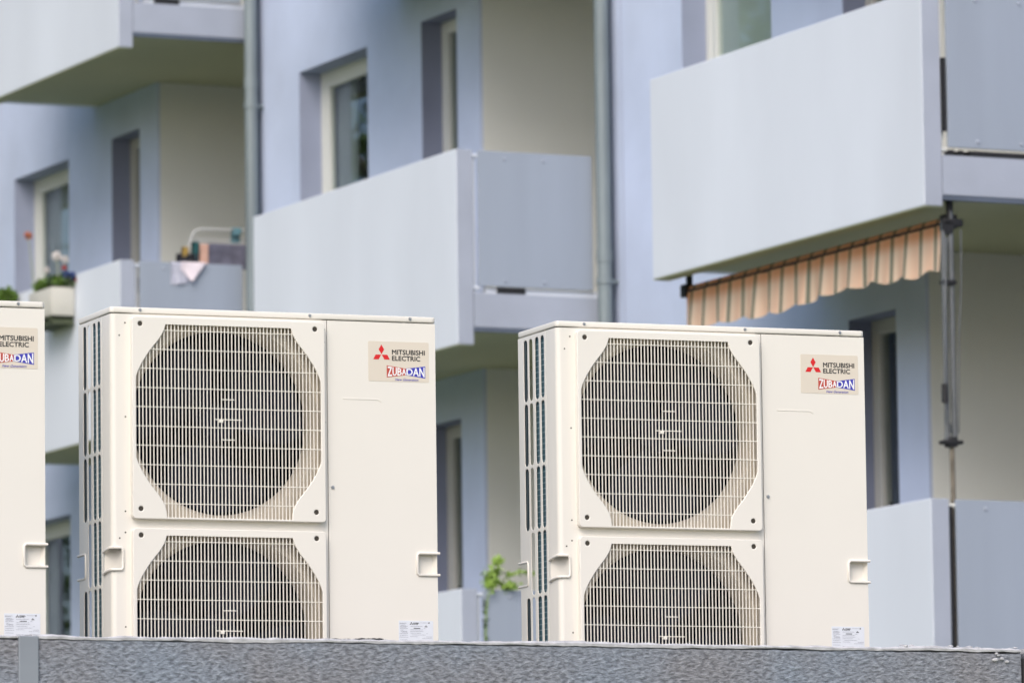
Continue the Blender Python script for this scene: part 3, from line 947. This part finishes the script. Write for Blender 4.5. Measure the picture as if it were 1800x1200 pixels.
# balconies
def balcony(j, k):
    S, d = SL[j], DZ[j] + STOREY * k
    zs = Z(4.644 + d)           # soffit
    if zs < 0.2 or zs > ZTOP: return
    zf = Z(4.873 + d)
    zt = Z(5.772 + d)
    L = 3.31
    DR = 0.05 if j == -1 else 0.10
    # slab (soffit) runs from the parapet into the loggia
    bm = bmesh.new()
    box(bm, 0.112, P - .0005, S + 0.012, S + L - .112, zs, zf - .01)
    box(bm, P, 2.899, S + 0.012, S + LOG - .006, zs, zf - .01)
    bal = part('balcony', bm, 'soffit')
    bm = bmesh.new()
    box(bm, 0.114, P - .002, S + 0.06, S + L - .114, zf - .0095, zf - .002)
    box(bm, P + .0, 2.89, S + 0.06, S + LOG - .01, zf - .0093, zf - .0018)
    obj('floor_screed', bm, 'box', bal)
    bm = bmesh.new()
    box(bm, 0.0, 0.11, S, S + L, zs - DR, zt, 0.006)
    obj('parapet', bm, 'parapet', bal)
    bm = bmesh.new()
    box(bm, 0.003, 0.107, S + .003, S + L - .003, zs - DR - .005, zs - DR - .0005)
    obj('parapet_underside_shade', bm, 'soffit', bal)  # olive sheet painting the unlit look of the parapet bottom
    bm = bmesh.new()
    box(bm, 0.003, 0.107, S - .004, S - .0002, zs - DR + .002, zt - .002, 0.001)
    obj('parapet_end_shade', bm, 'fascia', bal)  # end face greyed in colour for the weaker light on this side
    bm = bmesh.new()
    box(bm, 0.1105, P - .002, S + L - .11, S + L - .002, zs + .001, zt - .002)
    obj('end_parapet', bm, 'parapet', bal)
    # drip line along the outer soffit edge
    bm = bmesh.new()
    box(bm, 0.1125, P + .01, S - .004, S + .012, zs + .012, zf - .002, 0.002)
    obj('fascia', bm, 'fascia', bal)
    bm = bmesh.new()
    box(bm, 0.1125, P + .01, S + .001, S + .035, zs - .014, zs + .011)
    obj('drip_edge', bm, 'slate', bal)
    bm = bmesh.new()
    px1 = 0.938 if j != -1 else 0.985
    box(bm, 0.150, px1, S - .006, S + .012, zf + .042, zt - .004, 0.003)
    pn = obj('side_panel', bm, 'panel', bal)
    for (a, b) in ((.33, zt - .05), (.60, zt - .05), (.33, zf + .08), (.60, zf + .08)):
        bm = bmesh.new()
        bmesh.ops.create_cone(bm, cap_ends=True, segments=12, radius1=.011, radius2=.008, depth=.008, matrix=Matrix.Translation((a, S - .010, b)) @ Matrix.Rotation(R(90), 4, 'X'))
        obj('bolt', bm, 'fascia', pn)
    bm = bmesh.new()
    tube(bm, [(0.131, S + .03, zf), (0.131, S + .03, zt - .04)], .010, 8)
    tube(bm, [(0.11, S + .02, zt - .035), (0.16, S + .02, zt - .035)], .012, 8)
    tube(bm, [(0.11, S + .02, zf + .03), (0.16, S + .02, zf + .03)], .012, 8)
    obj('panel_bracket', bm, 'parapet' if j != -1 else 'frame', bal)
    # strip under the panel: pale light gap with a dark spacer block
    bm = bmesh.new()
    if j == -1:
        for a, b in ((.150, .19), (.225, .245), (.285, .93)):
            box(bm, a, b, S + .004, S + .03, zf + .004, zf + .030)
    else:
        box(bm, 0.28, 0.47, S + .004, S + .03, zf + .002, zf + .040)
    obj('spacer', bm, 'gap', bal)
    bm = bmesh.new()
    if j == -1:
        box(bm, .112, 2.8, S + .05, S + .08, zf - .01, zf + .03)
    else:
        box(bm, .20, P, S + .02, S + .05, zf - .01, zf + .038)
    obj('kerb', bm, 'parapet' if j != -1 else 'gap', bal)
    return bal
for j in (2, 1, 0, -1, -2):
    for k in (-1, 0, 1, 2):
        balcony(j, k)
# dark rubber seal beside the panel of the near balcony
bm = bmesh.new()
box(bm, 0.117, 0.141, -6.076, -6.062, Z(5.02), Z(5.42))
part('rubber_seal', bm, 'gap')
bm = bmesh.new()
box(bm, 0.114, 0.128, -6.076, -6.062, Z(2.2), Z(3.0))
part('rubber_seal', bm, 'gap')

# drainpipes on the corners
for j in (2, 1, 0, -1):
    S = SL[j]
    bm = bmesh.new()
    tube(bm, [(0.985, S - .075, 0.02), (0.985, S - .075, ZTOP + .4)], .047, 20)
    dp = part('drainpipe', bm, 'pipe', B, 40)
    zc = {1: Z(6.93), 0: Z(4.97)}.get(j, Z(5.9))
    for dz_ in (-5.5, -2.75, 0, 2.75):
        bm = bmesh.new()
        tube(bm, [(0.985, S - .075, zc + dz_ - .02), (0.985, S - .075, zc + dz_ + .02)], .054, 20)
        box(bm, 1.0, P + .03, S - .082, S - .068, zc + dz_ - .012, zc + dz_ + .012)
        obj('pipe_collar', bm, 'pipe', dp, 40)
        bm = bmesh.new()
        tube(bm, [(0.985, S - .075, zc + dz_ + .12), (0.985, S - .075, zc + dz_ + .20)], .051, 20)
        obj('pipe_socket', bm, 'pipe', dp, 40)

# world position of a point in building coordinates
TB = Matrix.Translation((13.78843598, 36.2602154, 0)) @ Matrix.Rotation(TH, 4, 'Z')
def bw(u, w_, z):
    return TB @ Vector((u, w_, Z(z)))

# ---------------------------------------------------------------- awning
o = bw(0.2, -4.37, 4.572)
aw = thing('drop_arm_awning', 'orange striped awning with scalloped valance under the nearest balcony', 'awning', o, TH)
bm = bmesh.new()
L2 = 1.55
n = 620
rows = 10
prev = None
for q in range(n + 1):
    yy = -L2 + 2 * L2 * q / n
    ph = (yy + 10.0) / 0.164
    fold = (0.009 + 0.004 * math.sin(yy * 1.7 + 1)) * math.sin(2 * math.pi * ph * 0.5 + 1.2 * math.sin(yy * 2.1)) + .007 * math.sin(ph * 5.1)
    sc2 = abs(math.sin(math.pi * (yy + 10.0) / 0.318))
    hgt = 0.220 + (0.026 + 0.007 * math.sin(yy * 4.1)) * sc2 + 0.010 * math.sin(yy * 3.3)
    ring = []
    for r_ in range(rows + 1):
        f = r_ / rows
        z_ = -0.035 - hgt * f
        x_ = -0.012 + fold * (0.15 + 0.85 * f) - 0.014 * f
        ring.append(bm.verts.new((x_, yy, z_)))
    if prev:
        for r_ in range(rows):
            bm.faces.new((prev[r_], ring[r_], ring[r_ + 1], prev[r_ + 1]))
    prev = ring
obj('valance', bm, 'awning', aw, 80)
bm = bmesh.new()
tube(bm, [(0.03, -L2, -0.02), (0.03, L2, -0.02)], 0.032, 18)
obj('cloth_roll', bm, 'awning', aw, 60)
bm = bmesh.new()
tube(bm, [(0.0, -L2 - .05, -0.03), (0.0, L2 + .03, -0.03)], 0.013, 10)
obj('front_bar', bm, 'gap', aw, 60)
for yy in (-L2 - .03, L2 + .02):
    bm = bmesh.new()
    box(bm, -0.03, 0.05, yy - .03, yy + .03, -0.06, 0.015, .006)
    box(bm, 0.0, 0.035, yy - .012, yy + .012, 0.01, 0.095, .003)
    obj('bracket', bm, 'gap', aw)

# telescopic clamp pole and crank
o = bw(0.17, -6.0, 2.0)
pl = thing('awning_clamp_pole', 'grey telescopic clamp pole holding the near end of the awning', 'pole', o, TH)
zz = lambda z: z - 2.0
bm = bmesh.new()
tube(bm, [(-.022, 0, zz(3.36)), (-.022, 0, zz(4.55))], .0145, 12)
tube(bm, [(.022, 0.0, zz(3.36)), (.022, 0.0, zz(4.60))], .0165, 12)
obj('upper_tube', bm, 'steel', pl, 50)
bm = bmesh.new()
tube(bm, [(.008, 0, zz(2.62)), (.004, 0, zz(3.36))], .0145, 12)
tube(bm, [(.010, 0, zz(2.10)), (.008, 0, zz(2.62))], .012, 12)
obj('lower_tube', bm, 'steelrust', pl, 50)
bm = bmesh.new()
tube(bm, [(.0, -.02, zz(4.51)), (.0, .02, zz(4.51))], .036, 12)
box(bm, -.035, .095, -.02, .02, zz(4.515), zz(4.56), .012)
box(bm, -.02, .05, -.03, .03, zz(4.655), zz(4.688), .006)
tube(bm, [(.015, 0, zz(4.55)), (.015, 0, zz(4.66))], .014, 10)
obj('clamp_head', bm, 'gap', pl, 40)
bm = bmesh.new()
box(bm, -.035, .040, -.03, .03, zz(4.20), zz(4.225), .005)
obj('tube_clip', bm, 'gap', pl, 40)
bm = bmesh.new()
box(bm, -.06, .06, -.035, .035, zz(3.34), zz(3.362), .008)
box(bm, -.028, .028, -.03, .03, zz(3.325), zz(3.38), .006)
obj('clamp_ring', bm, 'gap', pl, 40)
bm = bmesh.new()
tube(bm, [(-.020, -.03, zz(4.45)), (-.055, -.04, zz(3.66))], .006, 8)
tube(bm, [(-.055, -.04, zz(3.56)), (-.050, -.04, zz(3.49)), (-.02, -.03, zz(3.44)), (-.01, -.02, zz(3.40))], .006, 8)
tube(bm, [(.075, -.02, zz(4.50)), (.065, -.03, zz(4.2)), (.045, -.03, zz(3.9)), (.035, -.02, zz(3.4))], .004, 6)
cr_ = obj('crank_rod', bm, 'steel', pl, 50)
bm = bmesh.new()
tube(bm, [(-.055, -.04, zz(3.66)), (-.055, -.04, zz(3.56))], .017, 10)
obj('crank_grip', bm, 'gap', cr_, 50)

# ---------------------------------------------------------------- planter box with plants at the far window
o = bw(-0.185, 6.655, 5.49)
bm = bmesh.new()
plate(bm, [rrect(0, 0, 0.18, 0.47, .01, 2), rrect(0.015, 0.015, .165, .455, .01, 2)], 0.205, lambda a, b, c: (a, b, c), 0.004)
box(bm, 0.012, 0.168, 0.012, .458, 0.002, 0.02)
pb = obj('planter_box', bm, 'box', None)
pb.location = o; pb.rotation_euler = (0, 0, TH)
tag(pb, 'pale stone planter hung outside the balcony railing, holding flowers', 'planter')
bm = bmesh.new()
box(bm, 0.017, 0.163, 0.017, .453, 0.15, 0.185)
obj('soil', bm, 'soil', pb)
bm = bmesh.new()
for a in (.04, .39):
    box(bm, .0, 0.183, a, a + .035, -0.03, -0.003)
    box(bm, .172, 0.183, a, a + .035, -0.0029, 0.25)
    box(bm, .1835, 0.31, a, a + .035, .275, .283)
    box(bm, .172, 0.183, a, a + .035, 0.2501, 0.283)
box(bm, 0.01, 0.17, 0.0, .47, -0.06, -0.031)
obj('box_bracket', bm, 'boxdark', pb)

def foliage(name, label, cat, c, radii, n, s, m, seed, extra=None, group=None, flowers=(), hang=0):
    """a bushy little plant: short stems and many leaf faces"""
    t = thing(name, label, cat, c, TH, group)
    rng = random.Random(seed)
    bm = bmesh.new()
    tips = []
    for k in range(14):
        a = rng.uniform(0, 6.28)
        tip = Vector((math.cos(a) * radii[0] * .7, math.sin(a) * radii[1] * .7, radii[2] * rng.uniform(.8, 1.6)))
        tube(bm, [(0, 0, 0), tuple(tip * .5 + Vector((0, 0, .02))), tuple(tip)], [.004, .003, .002], 5)
        tips.append(tip)
    obj('stems', bm, 'stem', t)
    bm = bmesh.new()
    for k in range(n):
        while True:
            q = Vector((rng.uniform(-1, 1), rng.uniform(-1, 1), rng.uniform(-1, 1)))
            if q.length < 1: break
        b = rng.choice(tips)
        p = Vector((q.x * radii[0], q.y * radii[1], q.z * radii[2])) * .75 + b * .5 + Vector((0, 0, radii[2] * .5))
        leafcard(bm, p, s * rng.uniform(.6, 1.3), rng)
    obj('leaves', bm, m, t)
    for (p, r_, fm) in flowers:
        bm = bmesh.new()
        tube(bm, [(p[0] * .5, p[1] * .5, 0), (p[0] * .8, p[1] * .8, p[2] * .6), p], [.006, .005, .004], 6)
        fs = obj('flower_stem', bm, 'stem', t)
        bm = bmesh.new()
        for q in range(90):
            dd = Vector((rng.gauss(0, 1), rng.gauss(0, 1), rng.gauss(0, 1))).normalized() * r_ * rng.uniform(.55, 1)
            leafcard(bm, Vector(p) + dd, r_ * .45, rng)
        obj('blossom', bm, fm, fs)
    return t
G_ = 'plants in the railing planters'
foliage('trailing_plant', 'bushy green foliage spilling out of the far end of the railing planter', 'plant', bw(-.08, 7.0, 5.68), (.10, .20, .06), 620, .026, 'leaf', 1, group=G_)
foliage('trailing_plant', 'darker green foliage in the middle of the railing planter', 'plant', bw(-.06, 6.86, 5.70), (.08, .10, .06), 260, .024, 'leafdark', 2, group=G_)
foliage('flowering_plant', 'two tall white ball shaped blossoms on pale stems in the planter', 'flower', bw(-.08, 6.74, 5.69), (.06, .06, .05), 130, .022, 'leaf', 3, group=G_,
        flowers=(((-.02, .03, .245), .036, 'petalwhite'), ((.03, -.01, .215), .027, 'petalwhite')))
foliage('flowering_plant', 'tall orange bloom leaning left above the railing planter', 'flower', bw(-.10, 7.1, 5.70), (.04, .05, .04), 60, .020, 'leaf', 4, group=G_,
        flowers=(((-.05, .12, .44), .03, 'petalorange'), ((.03, -.04, .17), .022, 'petalwhite')))
foliage('flowering_plant', 'blue and red flowers at the near end of the railing planter', 'flower', bw(-.05, 6.66, 5.70), (.04, .04, .04), 70, .018, 'leafdark', 5, group=G_,
        flowers=(((-.01, .02, .085), .034, 'petalblue'), ((.03, .0, .08), .032, 'petalblue'), ((.06, -.02, .055), .020, 'petalred'), ((-.02, .03, .14), .020, 'petalred')))
bm = bmesh.new()
plate(bm, [rrect(0, 0, 0.18, 0.5, .01, 2), rrect(0.015, 0.015, .165, .485, .01, 2)], 0.18, lambda a, b, c: (a, b, c), 0.004)
box(bm, 0.012, 0.168, 0.012, .488, 0.002, 0.15)
pb2 = obj('planter_box', bm, 'box', None)
pb2.location = bw(-.185, 7.55, 5.49); pb2.rotation_euler = (0, 0, TH)
tag(pb2, 'second railing planter mostly hidden behind the cut off heat pump, only its green plant showing', 'planter')
foliage('trailing_plant', 'green leaf tuft at the left picture edge above the cut off heat pump', 'plant', bw(-.10, 7.85, 5.66), (.09, .10, .09), 420, .026, 'leaf', 6, group=G_)

# ---------------------------------------------------------------- laundry on the left balcony
YR = 5.95
rk = thing('drying_rack', 'white tubular drying rack on the balcony left of the drainpipe', 'drying rack', bw(.8, YR, 4.9), TH)
bm = bmesh.new()
q = lambda u, dy, z: (u - .8 + dy * .46, dy, z - 4.9)
for dy, dzz in ((0.0, 0.0), (.42, -.02)):
    tube(bm, [q(.60, dy, 4.9), q(.60, dy, 5.93 + dzz), q(.61, dy, 5.99 + dzz), q(.64, dy, 6.04 + dzz), q(.69, dy, 6.062 + dzz), q(1.9, dy, 6.075 + dzz)], .0085, 8)
    tube(bm, [q(1.9, dy, 4.9), q(1.9, dy, 6.075 + dzz)], .011, 8)
obj('frame', bm, 'rack', rk, 50)
bm = bmesh.new()
for k in range(6):
    tube(bm, [q(.62 + .0 * k, .03 + .07 * k, 6.0), q(1.9, .03 + .07 * k, 6.01)], .004, 6)
obj('rungs', bm, 'rack', rk, 50)
def cloth(name, label, u0, u1, w0, z1, z0, m, amp=.012, drape=0, cat='laundry', taper=None, bot=None):
    bm = bmesh.new()
    n, rws = 26, 12
    gr = []
    for r_ in range(rws + 1):
        row = []
        f = r_ / rws
        for k in range(n + 1):
            g = k / n
            uu = u0 + (u1 - u0) * g
            zb_ = z0 if bot is None else bot(g)
            zz_ = z1 + (zb_ - z1) * f
            dy = amp * (.6 * math.sin(g * 5.5 + f * 2) + .25 * math.sin(g * 17 - f * 3)) * (.3 + f)
            row.append(bm.verts.new((uu - u0, dy, zz_ - z0)))
        gr.append(row)
    for r_ in range(rws):
        for k in range(n):
            bm.faces.new((gr[r_][k], gr[r_][k + 1], gr[r_ + 1][k + 1], gr[r_ + 1][k]))
    # turned over the top edge, hanging behind
    top = gr[0]
    prev = top
    for dy, dz_ in ((.012, .008), (.03, .0), (.035, -.10)):
        row = [bm.verts.new(v.co + Vector((0, dy, dz_))) for v in top]
        for k in range(n):
            bm.faces.new((prev[k], prev[k + 1], row[k + 1], row[k]))
        prev = row
    o_ = obj(name, bm, m, None, 70)
    o_.location = bw(u0, w0, z0)
    o_.rotation_euler = (0, 0, TH)
    tag(o_, label, cat)
    return o_
cloth('towel', 'grey plum towel hanging on the drying rack beside the drainpipe', .72, 1.12, 5.88, 5.945, 5.77, 'clothplum')
cloth('peach_cloth', 'narrow peach cloth between the plum towel and the dark clothes', .655, .735, 5.89, 5.94, 5.77, 'clothpeach')
cloth('teal_garment', 'dark teal garment on the rack, left of the peach cloth', .605, .655, 5.895, 5.955, 5.84, 'clothteal', .008)
cloth('black_garment', 'black garment hanging below the dark teal one', .60, .65, 5.89, 5.87, 5.77, 'clothblack', .008)
cloth('mustard_cloth', 'small mustard yellow cloth at the left end of the laundry', .53, .575, 5.90, 5.915, 5.85, 'clothmustard', .006)
cloth('dark_bundle', 'dark purple bundle lying on the railing under the mustard cloth', .49, .59, 5.90, 5.865, 5.775, 'clothblack', .015)
cloth('blue_cloth', 'small teal blue cloth on the top bar of the drying rack', .93, 1.0, 5.94, 6.075, 6.03, 'clothblue', .006)
cloth('white_cloth', 'white pointed cloth draped over the balcony railing', .455, .65, 5.745, 5.785, 5.66, 'clothwhite', .012, bot=lambda g: 5.775 - .125 * max(0, 1 - abs(g - .40) / .55) )
cloth('lilac_cloth', 'pale lilac cloth hanging under the white pointed cloth', .385, .53, 5.765, 5.785, 5.63, 'clothlilac', .010, bot=lambda g: 5.625 + .02 * g)

# ---------------------------------------------------------------- balcony plant in the middle
vt = thing('climbing_plant', 'bright green plant growing over the lower balcony between the two heat pumps', 'plant', bw(.25, .25, 2.15), TH)
rng = random.Random(11)
v_ = lambda u, dy, z: Vector((u - .25, dy - .25, z - 2.15))
paths = [[v_(.25, .2, 2.3), v_(.22, .15, 2.8), v_(.20, .05, 3.03), v_(.19, -.02, 3.05), v_(.175, -.03, 2.98), v_(.165, -.02, 2.9), v_(.16, -.01, 2.7)],
         [v_(.26, .2, 2.3), v_(.26, .15, 2.9), v_(.27, .1, 3.08), v_(.295, .08, 3.20)],
         [v_(.28, .2, 2.3), v_(.30, .12, 2.9), v_(.33, .08, 3.09), v_(.40, .02, 3.14), v_(.50, 0, 3.13)],
         [v_(.24, .2, 2.3), v_(.22, .12, 2.95), v_(.21, .05, 3.11), v_(.23, .0, 3.14)],
         [v_(.30, .2, 2.3), v_(.32, .12, 2.95), v_(.33, .0, 3.04), v_(.35, -.03, 3.02)]]
bm = bmesh.new()
for p_ in paths:
    tube(bm, p_, .004, 6)
obj('stems', bm, 'leafbright', vt)
bm = bmesh.new()
def spray(c, sp, n, s):
    for k in range(n):
        leafcard(bm, v_(c[0] + rng.gauss(0, sp[0]), c[1] + rng.gauss(0, sp[1]), c[2] + rng.gauss(0, sp[2])), s * rng.uniform(.6, 1.3), rng)
spray((.293, .08, 3.20), (.014, .02, .015), 60, .021)
spray((.235, .0, 3.12), (.018, .02, .022), 60, .020)
spray((.195, -.01, 3.05), (.017, .02, .016), 90, .020)
spray((.25, .03, 3.07), (.03, .03, .010), 36, .018)
spray((.32, -.01, 3.035), (.020, .02, .010), 60, .020)
spray((.345, .02, 3.12), (.02, .02, .008), 22, .017)
spray((.44, .0, 3.13), (.04, .02, .010), 32, .017)
spray((.22, .02, 3.09), (.030, .03, .028), 110, .021)
spray((.33, .0, 3.045), (.030, .02, .014), 60, .020)
obj('leaves', bm, 'leafbright', vt)
bm = bmesh.new()
for z_ in [2.70 + .011 * i for i in range(24)]:
    if 2.84 < z_ < 2.87: continue
    spray((.160, -.005, z_), (.006, .008, .006), 3, .018)
obj('hanging_leaves', bm, 'leafdark', vt)

# ---------------------------------------------------------------- trees opposite the facade (seen only as reflections and shade)
def tree(loc, h, r, seed, label):
    t = thing('broadleaf_tree', label, 'tree', loc, 0, 'trees across the lawn from the flats')
    rng = random.Random(seed)
    bm = bmesh.new()
    tube(bm, [(0, 0, 0), (.1, 0, h * .3), (0, .15, h * .55), (.1, .1, h * .85)], [.28, .22, .15, .05], 10)
    tips = []
    for k in range(16):
        a = rng.uniform(0, 6.28)
        z_ = h * rng.uniform(.3, .8)
        e = Vector((math.cos(a) * r * rng.uniform(.4, .85), math.sin(a) * r * rng.uniform(.4, .85), z_ + h * rng.uniform(.05, .2)))
        tube(bm, [(0, 0, z_), tuple(e * .5 + Vector((0, 0, z_ * .5))), tuple(e)], [.09, .05, .02], 6)
        tips.append(e)
    obj('trunk', bm, 'bark', t, 60)
    bm = bmesh.new()
    for k in range(9000):
        c = rng.choice(tips)
        d_ = Vector((rng.gauss(0, 1), rng.gauss(0, 1), rng.gauss(0, .8))) * r * .2
        leafcard(bm, c + d_, rng.uniform(.08, .16), rng)
    obj('crown', bm, 'leaf', t)
    return t

tree(bw(-6.5, 21.0, -CZ), 13.0, 4.2, 21, 'leafy tree across the lawn, mirrored in the middle window')
tree(bw(-12.5, 30.0, -CZ), 14.5, 4.6, 22, 'farther leafy tree across the lawn beyond the mirrored one')
tree(bw(-8.6, 11.0, -CZ), 14.0, 3.9, 23, 'nearest leafy tree on the lawn, shading the left end of the flats')
